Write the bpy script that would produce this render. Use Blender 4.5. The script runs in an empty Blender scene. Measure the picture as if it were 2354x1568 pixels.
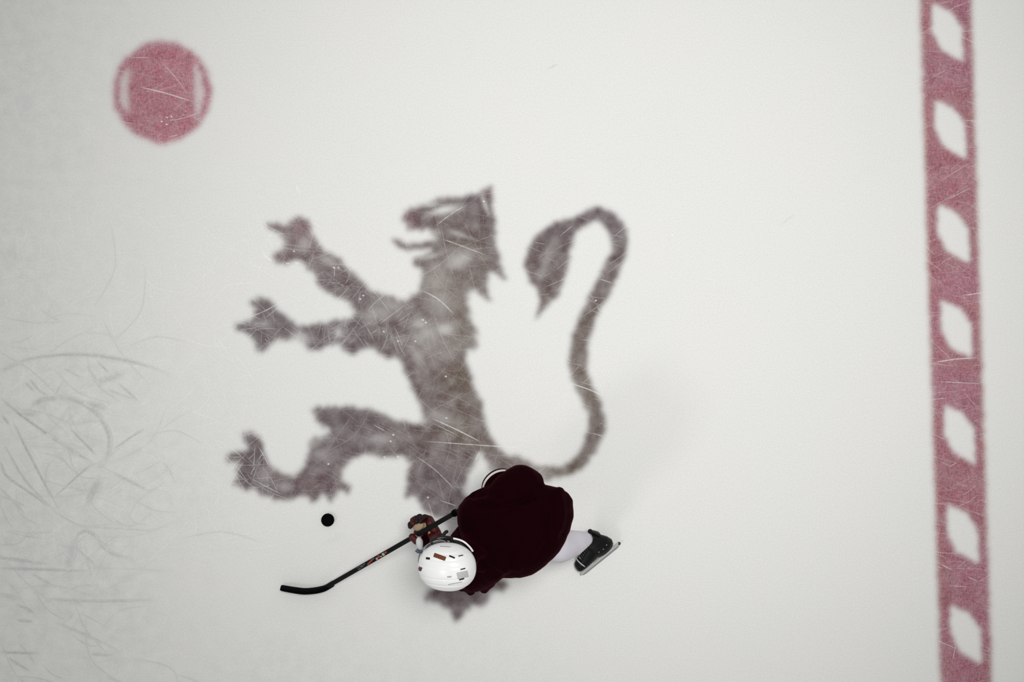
import bpy, bmesh, math, random
import numpy as np
from mathutils import Vector, Matrix, noise as mn

random.seed(7)
RNG = np.random.default_rng(7)
scene = bpy.context.scene
COL = scene.collection

# ------------------------------------------------------------------ camera
CAM_H = 10.0          # metres above the ice
PPM = 390.0           # pixels of the photograph per metre of ice
cam_data = bpy.data.cameras.new('camera')
cam_data.sensor_width = 36.0
cam_data.lens = 36.0 * PPM * CAM_H / 2354.0
cam_data.clip_end = 200
cam = bpy.data.objects.new('camera', cam_data)
cam.location = (0, 0, CAM_H)
cam.rotation_euler = (0, 0, 0)
COL.objects.link(cam)
scene.camera = cam

# ------------------------------------------------------------------ world, lamps, exposure
world = bpy.data.worlds.new('hall_light')
scene.world = world
world.use_nodes = True
wb = world.node_tree.nodes['Background']
wb.inputs['Color'].default_value = (1.0, 0.99, 0.975, 1)
wb.inputs['Strength'].default_value = 0.36

def spot(name, loc, target, power, cone, blend, radius, colour=(1, 1, 1)):
    l = bpy.data.lights.new(name, 'SPOT')
    l.energy = power; l.spot_size = math.radians(cone); l.spot_blend = blend
    l.shadow_soft_size = radius; l.color = colour
    o = bpy.data.objects.new(name, l)
    o.location = loc
    d = Vector(target) - Vector(loc)
    o.rotation_euler = d.to_track_quat('-Z', 'Y').to_euler()
    COL.objects.link(o)
    return o

# overhead rink lamps: one broad pool and two slanting rows
spot('rink_lamp_overhead', (1.1, 1.5, 14.5), (0.58, 0.62, 0), 5080, 36, 1.0, 1.5, (0.985, 0.985, 0.965))
spot('rink_lamp_low_left', (-9.6, -7.3, 14.0), (0.2, 0, 0), 1350, 40, 0.7, 1.5, (0.985, 0.985, 0.965))
spot('rink_lamp_right', (8.4, -0.4, 14.0), (0.1, -0.2, 0), 170, 40, 0.7, 0.9, (1.0, 0.98, 0.95))

scene.view_settings.view_transform = 'Standard'
scene.view_settings.look = 'None'
scene.view_settings.gamma = 1.0
scene.view_settings.use_curve_mapping = False
scene.view_settings.exposure = 0.0

# ------------------------------------------------------------------ helpers
def P(px, py, z=0.0):
    """point at height z that the photograph shows at pixel (px, py)"""
    k = (CAM_H - z) / CAM_H / PPM
    return Vector(((px - 1177) * k, -(py - 784) * k, z))

def lin(c):
    c = c / 255.0
    return c / 12.92 if c <= 0.04045 else ((c + 0.055) / 1.055) ** 2.4

def rgb(r, g, b, k=1.0):
    return (lin(r) * k, lin(g) * k, lin(b) * k, 1.0)

def tag(o, label=None, cat=None, group=None, kind=None):
    if label: o['label'] = label
    if cat: o['category'] = cat
    if group: o['group'] = group
    if kind: o['kind'] = kind
    return o

def empty(name, loc, label, cat):
    o = bpy.data.objects.new(name, None)
    o.empty_display_size = 0.1
    COL.objects.link(o)
    o.location = loc
    tag(o, label, cat)
    return o

def put(name, me, mat, parent=None, smooth=True):
    """link a mesh given in world coordinates; keeps its place when parented"""
    o = bpy.data.objects.new(name, me)
    COL.objects.link(o)
    if mat is not None:
        me.materials.clear(); me.materials.append(mat)
    if smooth:
        me.polygons.foreach_set('use_smooth', [True] * len(me.polygons))
    if parent is not None:
        o.parent = parent
        off = Vector((0, 0, 0)); q = parent
        while q is not None:
            off += q.location; q = q.parent
        o.location = -off
    return o

def mesh(name, verts, faces):
    me = bpy.data.meshes.new(name)
    me.from_pydata([tuple(v) for v in verts], [], faces)
    me.update()
    return me

def bm_mesh(name, bm):
    bmesh.ops.recalc_face_normals(bm, faces=bm.faces)
    me = bpy.data.meshes.new(name)
    bm.to_mesh(me); bm.free()
    return me

def add_sphere(bm, c, r, seg=20, rings=12, mat=None):
    m = Matrix.Translation(c) @ (mat if mat is not None else Matrix.Identity(4))
    if hasattr(r, '__len__'):
        m = m @ Matrix.Diagonal((r[0], r[1], r[2], 1))
    else:
        m = m @ Matrix.Diagonal((r, r, r, 1))
    bmesh.ops.create_uvsphere(bm, u_segments=seg, v_segments=rings, radius=1, matrix=m)

def frame_of(d, ref=Vector((0, 0, 1))):
    d = d.normalized()
    if abs(d.dot(ref)) > 0.97: ref = Vector((0, 1, 0))
    a = d.cross(ref).normalized()
    b = a.cross(d).normalized()
    return a, b

def add_tube(bm, pts, radii, seg=16, cap=True, ref=Vector((0, 0, 1)), flat=1.0):
    pts = [Vector(p) for p in pts]
    rings = []
    for i, p in enumerate(pts):
        d = pts[min(i + 1, len(pts) - 1)] - pts[max(i - 1, 0)]
        a, b = frame_of(d, ref)
        r = radii[i] if hasattr(radii, '__len__') else radii
        rings.append([bm.verts.new(p + a * math.cos(t) * r + b * math.sin(t) * r * flat)
                      for t in [2 * math.pi * k / seg for k in range(seg)]])
    for r0, r1 in zip(rings, rings[1:]):
        for k in range(seg):
            bm.faces.new((r0[k], r0[(k + 1) % seg], r1[(k + 1) % seg], r1[k]))
    if cap:
        bm.faces.new(rings[0][::-1]); bm.faces.new(rings[-1])
    return rings

def add_capsule(bm, p0, p1, r0, r1, seg=16):
    add_tube(bm, [p0, p1], [r0, r1], seg)
    add_sphere(bm, Vector(p0), r0, seg, 10); add_sphere(bm, Vector(p1), r1, seg, 10)

def fused(name, bm, voxel=0.008, smooth=6, factor=0.5):
    """one continuous skin over every shape collected in bm"""
    me = bm_mesh(name, bm)
    o = bpy.data.objects.new(name + '_tmp', me)
    COL.objects.link(o)
    m = o.modifiers.new('r', 'REMESH'); m.mode = 'VOXEL'; m.voxel_size = voxel
    s = o.modifiers.new('s', 'SMOOTH'); s.iterations = smooth; s.factor = factor
    dg = bpy.context.evaluated_depsgraph_get()
    ev = o.evaluated_get(dg)
    out = bpy.data.meshes.new_from_object(ev)
    out.name = name
    bpy.data.objects.remove(o); bpy.data.meshes.remove(me)
    return out

def catmull(pts, n=8, closed=False):
    pts = [Vector(p) for p in pts]; N = len(pts); out = []
    rng = range(N if closed else N - 1)
    for i in rng:
        if closed: p0, p1, p2, p3 = pts[(i - 1) % N], pts[i], pts[(i + 1) % N], pts[(i + 2) % N]
        else: p0, p1, p2, p3 = pts[max(i - 1, 0)], pts[i], pts[i + 1], pts[min(i + 2, N - 1)]
        for k in range(n):
            t = k / n
            out.append(0.5 * ((2 * p1) + (p2 - p0) * t + (2 * p0 - 5 * p1 + 4 * p2 - p3) * t * t
                              + (3 * p1 - p0 - 3 * p2 + p3) * t ** 3))
    if not closed: out.append(pts[-1])
    return out

# ------------------------------------------------------------------ materials
def material(name):
    m = bpy.data.materials.new(name); m.use_nodes = True
    nt = m.node_tree
    return m, nt, nt.nodes['Principled BSDF']

def simple(name, colour, rough=0.6, spec=0.4, metal=0.0, bump=0.0, scale=200, vary=0.12, sheen=0.0, sheen_tint=None):
    m, nt, b = material(name)
    N, L = nt.nodes, nt.links
    tc = N.new('ShaderNodeTexCoord')
    nz = N.new('ShaderNodeTexNoise'); nz.inputs['Scale'].default_value = scale; nz.inputs['Detail'].default_value = 4
    L.new(tc.outputs['Object'], nz.inputs['Vector'])
    mx = N.new('ShaderNodeMix'); mx.data_type = 'RGBA'
    c0 = tuple(c * (1 - vary) for c in colour[:3]) + (1,)
    c1 = tuple(min(1, c * (1 + vary)) for c in colour[:3]) + (1,)
    mx.inputs['A'].default_value = c0; mx.inputs['B'].default_value = c1
    L.new(nz.outputs['Fac'], mx.inputs['Factor'])
    L.new(mx.outputs['Result'], b.inputs['Base Color'])
    b.inputs['Roughness'].default_value = rough
    b.inputs['Specular IOR Level'].default_value = spec
    b.inputs['Metallic'].default_value = metal
    if sheen:
        b.inputs['Sheen Weight'].default_value = sheen
        b.inputs['Sheen Roughness'].default_value = 0.4
        b.inputs['Sheen Tint'].default_value = sheen_tint or (1, 1, 1, 1)
    if bump:
        bp = N.new('ShaderNodeBump'); bp.inputs['Strength'].default_value = bump; bp.inputs['Distance'].default_value = 0.002
        L.new(nz.outputs['Fac'], bp.inputs['Height']); L.new(bp.outputs['Normal'], b.inputs['Normal'])
    return m

def make_ice(name='painted_ice', mark=None):
    m, nt, b = material(name)
    N, L = nt.nodes, nt.links
    tc = N.new('ShaderNodeTexCoord')
    def nz(scale, detail=3, rough=0.5, stretch=None, rot=0, dist=0.0):
        n = N.new('ShaderNodeTexNoise'); n.inputs['Scale'].default_value = scale
        n.inputs['Detail'].default_value = detail; n.inputs['Roughness'].default_value = rough
        n.inputs['Distortion'].default_value = dist
        if stretch:
            mp = N.new('ShaderNodeMapping'); mp.inputs['Scale'].default_value = stretch
            mp.inputs['Rotation'].default_value = (0, 0, rot)
            L.new(tc.outputs['Object'], mp.inputs['Vector']); L.new(mp.outputs['Vector'], n.inputs['Vector'])
        else: L.new(tc.outputs['Object'], n.inputs['Vector'])
        return n.outputs['Fac']
    def math_(op, a, c=None, clamp=False):
        n = N.new('ShaderNodeMath'); n.operation = op; n.use_clamp = clamp
        for i, v in enumerate((a, c)):
            if v is None: continue
            if isinstance(v, (int, float)): n.inputs[i].default_value = v
            else: L.new(v, n.inputs[i])
        return n.outputs[0]
    def mix(f, a, c):
        n = N.new('ShaderNodeMix'); n.data_type = 'RGBA'
        if isinstance(f, (int, float)): n.inputs['Factor'].default_value = f
        else: L.new(f, n.inputs['Factor'])
        for key, v in (('A', a), ('B', c)):
            if isinstance(v, tuple): n.inputs[key].default_value = v
            else: L.new(v, n.inputs[key])
        return n.outputs['Result']
    def ramp(v, lo, hi):
        n = N.new('ShaderNodeMapRange'); n.inputs['From Min'].default_value = lo; n.inputs['From Max'].default_value = hi
        L.new(v, n.inputs['Value']); return n.outputs['Result']
    col = N.new('ShaderNodeAttribute'); col.attribute_name = 'paint'
    cov = N.new('ShaderNodeAttribute'); cov.attribute_name = 'coverage'
    scf = N.new('ShaderNodeAttribute'); scf.attribute_name = 'scuff'
    fine = nz(120, 2, 0.6)
    mid = nz(22, 3, 0.6)
    broad = nz(1.3, 2, 0.5)
    # bare ice
    ice = mix(ramp(broad, 0.35, 0.65), (0.788, 0.797, 0.782, 1), (0.812, 0.806, 0.785, 1))
    ice = mix(ramp(mid, 0.3, 0.7), ice, (0.798, 0.798, 0.787, 1))
    grain = math_('ADD', math_('MULTIPLY', ramp(fine, 0.3, 0.7), 0.11), 0.945)
    # scuffed areas: mottled grey snow
    sm = ramp(nz(11, 6, 0.72), 0.36, 0.64)
    scuffed = mix(sm, (0.675, 0.69, 0.675, 1), (0.82, 0.82, 0.80, 1))
    ice = mix(math_('MULTIPLY', scf.outputs['Fac'], 0.75), ice, scuffed)
    # paint seen through the ice: streaky crystals in two directions
    s1 = nz(115, 3, 0.65, (1.0, 0.35, 1), 0.6, 0.6)
    s2 = nz(115, 3, 0.65, (0.35, 1.0, 1), 0.35, 0.6)
    s3 = nz(230, 2, 0.6)
    frost = math_('ADD', math_('MULTIPLY', ramp(s1, 0.35, 0.7), 0.37), math_('MULTIPLY', ramp(s2, 0.35, 0.7), 0.33))
    frost = math_('ADD', frost, math_('MULTIPLY', ramp(s3, 0.32, 0.68), 0.36))
    dark = mix(ramp(frost, 0.15, 0.9), (0.40, 0.38, 0.38, 1), (1.85, 1.83, 1.83, 1))
    mp = N.new('ShaderNodeMix'); mp.data_type = 'RGBA'; mp.blend_type = 'MULTIPLY'; mp.inputs['Factor'].default_value = 1
    L.new(col.outputs['Color'], mp.inputs['A']); L.new(dark, mp.inputs['B'])
    c = mix(math_('MULTIPLY', cov.outputs['Fac'], 1.0, True), ice, mp.outputs['Result'])
    if mark:      # a scratch: the same ice, changed to snow or groove colour as far as the mark is strong
        op = N.new('ShaderNodeAttribute'); op.attribute_name = 'opacity'
        pn = math_('ADD', math_('MULTIPLY', ramp(nz(45, 3), 0.3, 0.62), 0.5), 0.5)
        c = mix(math_('MULTIPLY', op.outputs['Fac'], pn, True), c, mark)
    g = N.new('ShaderNodeVectorMath'); g.operation = 'SCALE'
    L.new(c, g.inputs[0]); L.new(grain, g.inputs['Scale'])
    L.new(g.outputs[0], b.inputs['Base Color'])
    b.inputs['Roughness'].default_value = 0.55
    b.inputs['Specular IOR Level'].default_value = 0.12
    bp = N.new('ShaderNodeBump'); bp.inputs['Strength'].default_value = 0.15; bp.inputs['Distance'].default_value = 0.002
    L.new(s3, bp.inputs['Height']); L.new(bp.outputs['Normal'], b.inputs['Normal'])
    return m
M_ICE = make_ice()

def make_mark(name, colour): return make_ice(name, colour)

# ------------------------------------------------------------------ shapes painted in the ice
LION = [(1129,425),(1133,456),(1135,490),(1138,518),(1141,563),(1152,596),(1165,641),(1150,640),(1138,632),(1124,627),
(1122,652),(1127,693),(1107,683),(1096,668),(1083,666),(1074,683),(1076,706),(1080,728),(1088,748),(1107,772),(1092,770),
(1102,804),(1084,803),(1071,806),(1073,838),(1087,866),(1100,905),(1112,945),(1123,990),(1134,1010),(1150,1032),(1180,1056),
(1215,1075),(1215,1100),(1180,1104),(1140,1095),(1124,1078),(1113,1052),(1108,1036),(1095,1056),(1081,1088),(1069,1120),
(1078,1160),(1090,1220),(1105,1280),(1140,1320),(1166,1343),(1162,1360),(1150,1362),(1136,1356),(1127,1370),(1122,1380),
(1117,1393),(1103,1397),(1094,1393),(1085,1397),(1072,1407),(1060,1417),(1061,1429),(1050,1430),(1042,1417),(1035,1406),
(1029,1396),(1014,1393),(1002,1387),(990,1382),(979,1388),(980,1367),(993,1352),(1010,1340),(1015,1300),(1030,1250),
(1030,1215),(1012,1196),(983,1179),(968,1168),(962,1154),(951,1140),(930,1144),(936,1096),(945,1079),(942,1059),(922,1050),
(881,1053),(858,1044),(835,1044),(812,1056),(795,1070),(788,1088),(789,1108),(808,1117),(803,1136),(783,1130),(772,1137),
(763,1155),(743,1134),(731,1146),(720,1158),(711,1146),(688,1141),(668,1151),(627,1148),(604,1140),(584,1125),(558,1120),
(535,1114),(543,1096),(549,1076),(540,1060),(526,1064),(517,1053),(523,1042),(546,1038),(566,1038),(569,1024),(555,1007),
(556,996),(578,994),(598,1008),(605,1027),(613,1053),(627,1070),(644,1086),(668,1093),(685,1090),(702,1073),(707,1044),
(712,1016),(722,1004),(748,1005),(763,990),(742,981),(725,966),(728,952),(712,943),(725,935),(755,937),(780,934),(812,931),
(847,938),(876,954),(904,965),(933,971),(978,970),(962,929),(951,900),(935,868),(920,835),(908,823),(882,820),(863,806),
(842,798),(826,808),(809,818),(790,800),(774,790),(764,794),(734,804),(717,808),(694,787),(679,779),(665,784),(646,783),
(627,784),(613,800),(604,816),(587,800),(583,779),(568,772),(554,760),(538,756),(540,746),(568,734),(587,725),(587,711),
(573,697),(578,686),(601,684),(618,686),(632,706),(651,722),(672,736),(682,748),(694,750),(712,746),(731,746),(750,739),
(774,737),(795,738),(815,730),(818,715),(805,704),(800,692),(767,682),(748,668),(731,664),(729,636),(717,626),(703,612),
(694,599),(665,602),(639,604),(623,594),(632,579),(651,571),(653,557),(644,541),(632,534),(614,526),(615,513),(634,510),
(650,517),(663,515),(668,502),(689,499),(708,506),(719,536),(731,557),(750,576),(776,590),(793,612),(814,630),(835,649),
(859,666),(887,678),(924,690),(952,678),(967,661),(968,638),(967,618),(950,608),(949,594),(968,591),(984,583),(996,572),
(972,574),(936,576),(914,565),(899,548),(905,543),(936,559),(972,556),(997,556),(998,543),(981,528),(955,530),(938,526),
(926,507),(924,490),(938,482),(967,472),(1000,458),(1028,451),(1062,455),(1101,440)]
TAIL = [(1180,1072,26),(1223,1085,20),(1275,1087,14),(1323,1071,15),(1353,1034,18),(1370,991,20),(1370,950,20),(1354,913,19),
(1337,874,20),(1329,830,22),(1332,787,21),(1347,744,20),(1366,700,21),(1388,657,21),(1409,613,20),(1423,574,20),(1420,535,22),
(1400,505,20),(1371,493,17),(1340,505,15),(1310,522,16)]
TUFT = [(1326,498),(1275,510),(1238,533),(1212,577),(1204,605),(1214,644),(1235,668),(1243,690),(1233,715),(1228,738),
(1243,722),(1260,704),(1284,678),(1295,648),(1306,613),(1315,570),(1326,535),(1342,520)]
TOOTH = [(957,528),(975,532),(982,545),(990,532),(975,524)]

STEP = 0.008
GX = np.arange(-4.2, 4.2 + 1e-6, STEP); GY = np.arange(-3.4, 3.4 + 1e-6, STEP)
NX, NY = len(GX), len(GY)
WX, WY = np.meshgrid(GX, GY)                    # world, rows = y
PXX = WX * PPM + 1177; PYY = -WY * PPM + 784    # the same points in photograph units
SP = STEP * PPM

def value_noise(shape, cell, seed):
    r = np.random.default_rng(seed)
    h, w = shape
    gh, gw = int(h / cell) + 3, int(w / cell) + 3
    g = r.random((gh, gw))
    yy = np.arange(h) / cell; xx = np.arange(w) / cell
    y0 = yy.astype(int); x0 = xx.astype(int)
    fy = (yy - y0)[:, None]; fx = (xx - x0)[None, :]
    fy = fy * fy * (3 - 2 * fy); fx = fx * fx * (3 - 2 * fx)
    a = g[np.ix_(y0, x0)]; b_ = g[np.ix_(y0, x0 + 1)]; c = g[np.ix_(y0 + 1, x0)]; d = g[np.ix_(y0 + 1, x0 + 1)]
    return (a * (1 - fx) + b_ * fx) * (1 - fy) + (c * (1 - fx) + d * fx) * fy

WOBX = (value_noise((NY, NX), 1.8, 1) - 0.5) * 13 + (value_noise((NY, NX), 7, 3) - 0.5) * 5
WOBY = (value_noise((NY, NX), 1.8, 2) - 0.5) * 13 + (value_noise((NY, NX), 7, 4) - 0.5) * 5

def window(pts, pad=60):
    xs = [p[0] for p in pts]; ys = [p[1] for p in pts]
    ix = np.where((PXX[0] > min(xs) - pad) & (PXX[0] < max(xs) + pad))[0]
    iy = np.where((PYY[:, 0] > min(ys) - pad) & (PYY[:, 0] < max(ys) + pad))[0]
    return slice(iy[0], iy[-1] + 1), slice(ix[0], ix[-1] + 1)

def inside(X, Y, poly):
    r = np.zeros(X.shape, bool)
    n = len(poly)
    for i in range(n):
        x0, y0 = poly[i]; x1, y1 = poly[(i + 1) % n]
        if y0 == y1: continue
        c = ((Y >= min(y0, y1)) & (Y < max(y0, y1)))
        r ^= c & (X < (x1 - x0) * (Y - y0) / (y1 - y0) + x0)
    return r

def soft_poly(poly, sigma, wob=1.0):
    sy, sx = window(poly)
    X = PXX[sy, sx] + WOBX[sy, sx] * wob; Y = PYY[sy, sx] + WOBY[sy, sx] * wob
    m = np.zeros(X.shape)
    o = SP / 4
    for dx in (-o, o):
        for dy in (-o, o): m += inside(X + dx, Y + dy, poly)
    return (sy, sx), blur(m / 4, sigma)

def blur(a, sigma):
    s = sigma / SP
    n = max(2, int(3 * s) + 1)
    k = np.exp(-0.5 * (np.arange(-n, n + 1) / s) ** 2); k /= k.sum()
    p = np.pad(a, n, mode='edge')
    t = sum(k[i] * p[i:i + a.shape[0], :] for i in range(2 * n + 1))
    return sum(k[i] * t[:, i:i + a.shape[1]] for i in range(2 * n + 1))

def C(r, g, b): return np.array([lin(r), lin(g), lin(b)]) / 0.93
cov = np.zeros((NY, NX)); paint = np.ones((NY, NX, 3)) * 0.5
which = np.zeros((NY, NX), int)

# lion
lion = np.zeros((NY, NX))
(s, m) = soft_poly(LION, 5.2); lion[s] = np.maximum(lion[s], m)
(s, m) = soft_poly(TUFT, 5.2, 0.7); lion[s] = np.maximum(lion[s], m)
tl = catmull([Vector(t) for t in TAIL], 6)
s = window([(t[0], t[1]) for t in tl])
X = PXX[s] + WOBX[s] * .6; Y = PYY[s] + WOBY[s] * .6
tm = np.zeros(X.shape, bool)
for t in tl: tm |= (X - t[0]) ** 2 + (Y - t[1]) ** 2 < (t[2] * 0.98) ** 2
lion[s] = np.maximum(lion[s], blur(tm.astype(float), 5.4))
# worn, paler places inside the emblem
def blob(cx, cy, rx, ry, ang=0):
    a = math.radians(ang); dx = PXX - cx; dy = PYY - cy
    u = dx * math.cos(a) + dy * math.sin(a); v = -dx * math.sin(a) + dy * math.cos(a)
    return np.exp(-0.5 * ((u / rx) ** 2 + (v / ry) ** 2))
worn = np.zeros((NY, NX))
for cx, cy, rx, ry, an, am in [(1020,483,24,7,-12,.75),(995,470,12,6,-10,.4),(1056,597,22,13,-20,.42),(1000,640,30,30,0,.22),
    (1008,690,30,24,0,.2),(975,770,26,22,0,.32),(1022,755,15,12,0,.5),(1005,800,40,25,0,.2),(965,745,14,10,0,.4),(897,700,26,14,10,.25),
    (690,775,16,10,20,.5),(778,766,8,10,0,.45),(870,720,24,14,-20,.3),(640,555,18,12,0,.3),(700,560,16,14,0,.25),(755,600,14,8,30,.35),
    (1115,470,4,18,-20,.45),(990,590,18,5,-15,.35),(1000,535,16,8,0,.25),(1125,1085,14,20,0,.3),(720,1020,24,10,-30,.3),(1255,600,8,30,20,.22),
    (607,745,16,8,0,.3),(610,1090,12,14,0,.2),(738,1045,18,14,0,.2),(1010,960,26,10,20,.25),(1040,1210,20,18,0,.45),(960,815,12,22,-30,.25),
    (868,1010,30,10,0,.22),(1060,540,24,4,20,.25),(1235,1090,20,12,0,.35),(655,1120,14,8,0,.2)]:
    worn = np.maximum(worn, am * blob(cx, cy, rx, ry, an))
n1 = value_noise((NY, NX), 6, 11); n2 = value_noise((NY, NX), 18, 12); n3 = value_noise((NY, NX), 3, 13)
a_l = lion * (1 - worn) * (0.99 - 0.16 * n1 - 0.07 * n3)
purple = C(79, 60, 65); brown = C(88, 71, 60); rosy = C(118, 82, 88)
wb_ = np.clip(np.exp(-((PXX - (1040 + 0.12 * (PYY - 700))) / 110.0) ** 2) * ((PYY > 520) & (PYY < 1050)) + (PXX > 1150) * np.clip((PYY - 560) / 200, 0, 1), 0, 1)
wb_ = blur(wb_, 30) * (0.6 + 0.6 * n2)
wr = np.clip(blob(695, 525, 30, 30) + blob(935, 500, 18, 24) + blob(640, 590, 20, 12) * .6 + blob(1120, 440, 22, 20) * .4 +
             blob(620, 525, 12, 10) + blob(760, 600, 60, 60) * .2 + blob(720, 1110, 90, 30) * .25, 0, 1)
wb_ = np.clip(wb_, 0, 1)[..., None]; wr = .75 * blur(wr, 12)[..., None]
cl = purple * (1 - wb_) + brown * wb_; cl = cl * (1 - wr) + rosy * wr
sel = a_l > 0.004
cov[sel] = a_l[sel]; paint[sel] = cl[sel]; which[lion > 0.35] = 1

# face-off dot
DX, DY = 373, 211
dr = np.sqrt(((PXX + WOBX * .6 - DX) / 113) ** 2 + ((PYY + WOBY * .6 - DY) / 118) ** 2)
dot = blur((dr < 1).astype(float), 6)
lens = blur(((dr < 0.86) & (np.abs(PXX + WOBX * .7 - (DX - 2)) > 76)).astype(float), 5)
a_d = dot * (1 - 0.62 * lens) * (0.97 - 0.12 * n1 - 0.04 * n3)
sel = a_d > 0.004
dotc = C(163, 97, 112) * (0.94 + 0.12 * n2[..., None])
cov[sel] = a_d[sel]; paint[sel] = dotc[sel]; which[dot > 0.35] = 2

# red line with its row of pale lozenges
lc = 2173.5 + PYY * 0.0303
u = PXX + WOBX * .3 - lc
band = blur((np.abs(u) < 60).astype(float), 5.5)
di = np.zeros((NY, NX), bool)
for cy in [-390, -156, 75, 298, 538, 758, 1000, 1228, 1459, 1690, 1922]:
    cx = 2175.5 + cy * 0.0303
    poly = [(cx-35,cy-69),(cx+8,cy-48),(cx+33,cy-14),(cx+37,cy+68),(cx-14,cy+40),(cx-35,cy-4)]
    s = window(poly, 10)
    di[s] |= inside(PXX[s] + WOBX[s] * .35, PYY[s] + WOBY[s] * .35, poly)
dia = blur(di.astype(float), 5.0)
a_r = band * (1 - 0.985 * dia) * (0.98 - 0.10 * n1 - 0.04 * n3)
redc = C(148, 90, 101)[None, None] * (0.92 + 0.16 * n2[..., None])
edge = np.clip((1 - band) * band * 4, 0, 1)[..., None] * 0.6
redc = redc * (1 - edge) + C(158, 116, 108) * edge
pur = np.clip(value_noise((NY, NX), 26, 21) * 1.6 - .6, 0, 1)[..., None]
redc = redc * (1 - .35 * pur) + C(158, 104, 134) * .35 * pur
sel = a_r > 0.004
cov[sel] = a_r[sel]; paint[sel] = redc[sel]; which[band > 0.35] = 3
# faint dirt in lozenges
sel = (dia * band > .02)

# where blades have roughened the ice
scuff = np.clip((620 - PXX) / 420, 0, 1) * np.clip((PYY - 620) / 250, 0, 1)
scuff = np.maximum(scuff, 0.75 * np.clip((520 - PXX) / 520, 0, 1))
scuff = np.maximum(scuff, 0.6 * np.clip((PYY - 1330) / 260, 0, 1) * np.clip((1700 - PXX) / 900, 0, 1))
scuff *= 0.55 + 0.6 * value_noise((NY, NX), 40, 31)
scuff = np.clip(scuff, 0, 1)

def grid_mesh(name, cellmask, z):
    """mesh over the chosen cells of the grid, carrying the paint attributes"""
    vi = np.arange(NX * NY).reshape(NY, NX)
    q = np.stack([vi[:-1, :-1], vi[:-1, 1:], vi[1:, 1:], vi[1:, :-1]], -1)[cellmask]
    used, inv = np.unique(q, return_inverse=True)
    q = inv.reshape(-1, 4)
    co = np.stack([WX.ravel()[used], WY.ravel()[used], np.full(len(used), z)], -1)
    me = bpy.data.meshes.new(name)
    me.vertices.add(len(co)); me.vertices.foreach_set('co', co.ravel().astype(np.float32))
    nf = len(q)
    me.loops.add(nf * 4); me.loops.foreach_set('vertex_index', q.ravel().astype(np.int32))
    me.polygons.add(nf); me.polygons.foreach_set('loop_start', (np.arange(nf) * 4).astype(np.int32))
    me.update(calc_edges=True)
    pc = np.concatenate([paint.reshape(-1, 3)[used], np.ones((len(used), 1))], -1)
    a = me.attributes.new('paint', 'FLOAT_COLOR', 'POINT'); a.data.foreach_set('color', pc.ravel().astype(np.float32))
    for nm, arr in (('coverage', cov), ('scuff', scuff)):
        a = me.attributes.new(nm, 'FLOAT', 'POINT'); a.data.foreach_set('value', arr.ravel()[used].astype(np.float32))
    return me

full = np.ones((NY - 1, NX - 1), bool)
ice = put('floor', grid_mesh('floor', full, 0.0), M_ICE, smooth=False)
# the rest of the rink around it, same sheet of ice
bm = bmesh.new(); bm.from_mesh(ice.data)
R = 16.0; x0, x1, y0, y1 = GX[0], GX[-1], GY[0], GY[-1]
for qd in [((-R,-R),(R,-R),(R,y0),(-R,y0)), ((-R,y1),(R,y1),(R,R),(-R,R)), ((-R,y0),(x0,y0),(x0,y1),(-R,y1)), ((x1,y0),(R,y0),(R,y1),(x1,y1))]:
    bm.faces.new([bm.verts.new((p[0], p[1], 0)) for p in qd])
bm.to_mesh(ice.data); bm.free()
tag(ice, 'large sheet of pale grey white ice with skate wear', None, None, 'structure')
cw = which[:-1, :-1]
o = put('lion_emblem', grid_mesh('lion_emblem', cw == 1, 0.0002), M_ICE, smooth=False)
tag(o, 'blurry mauve brown rearing lion emblem painted under the ice in the middle', 'emblem')
o = put('faceoff_spot', grid_mesh('faceoff_spot', cw == 2, 0.0002), M_ICE, smooth=False)
tag(o, 'round red faceoff spot painted in the ice at upper left', 'spot')
o = put('center_line', grid_mesh('center_line', cw == 3, 0.0002), M_ICE, smooth=False)
tag(o, 'red line with white lozenges painted along the right of the ice', 'line')

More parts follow.
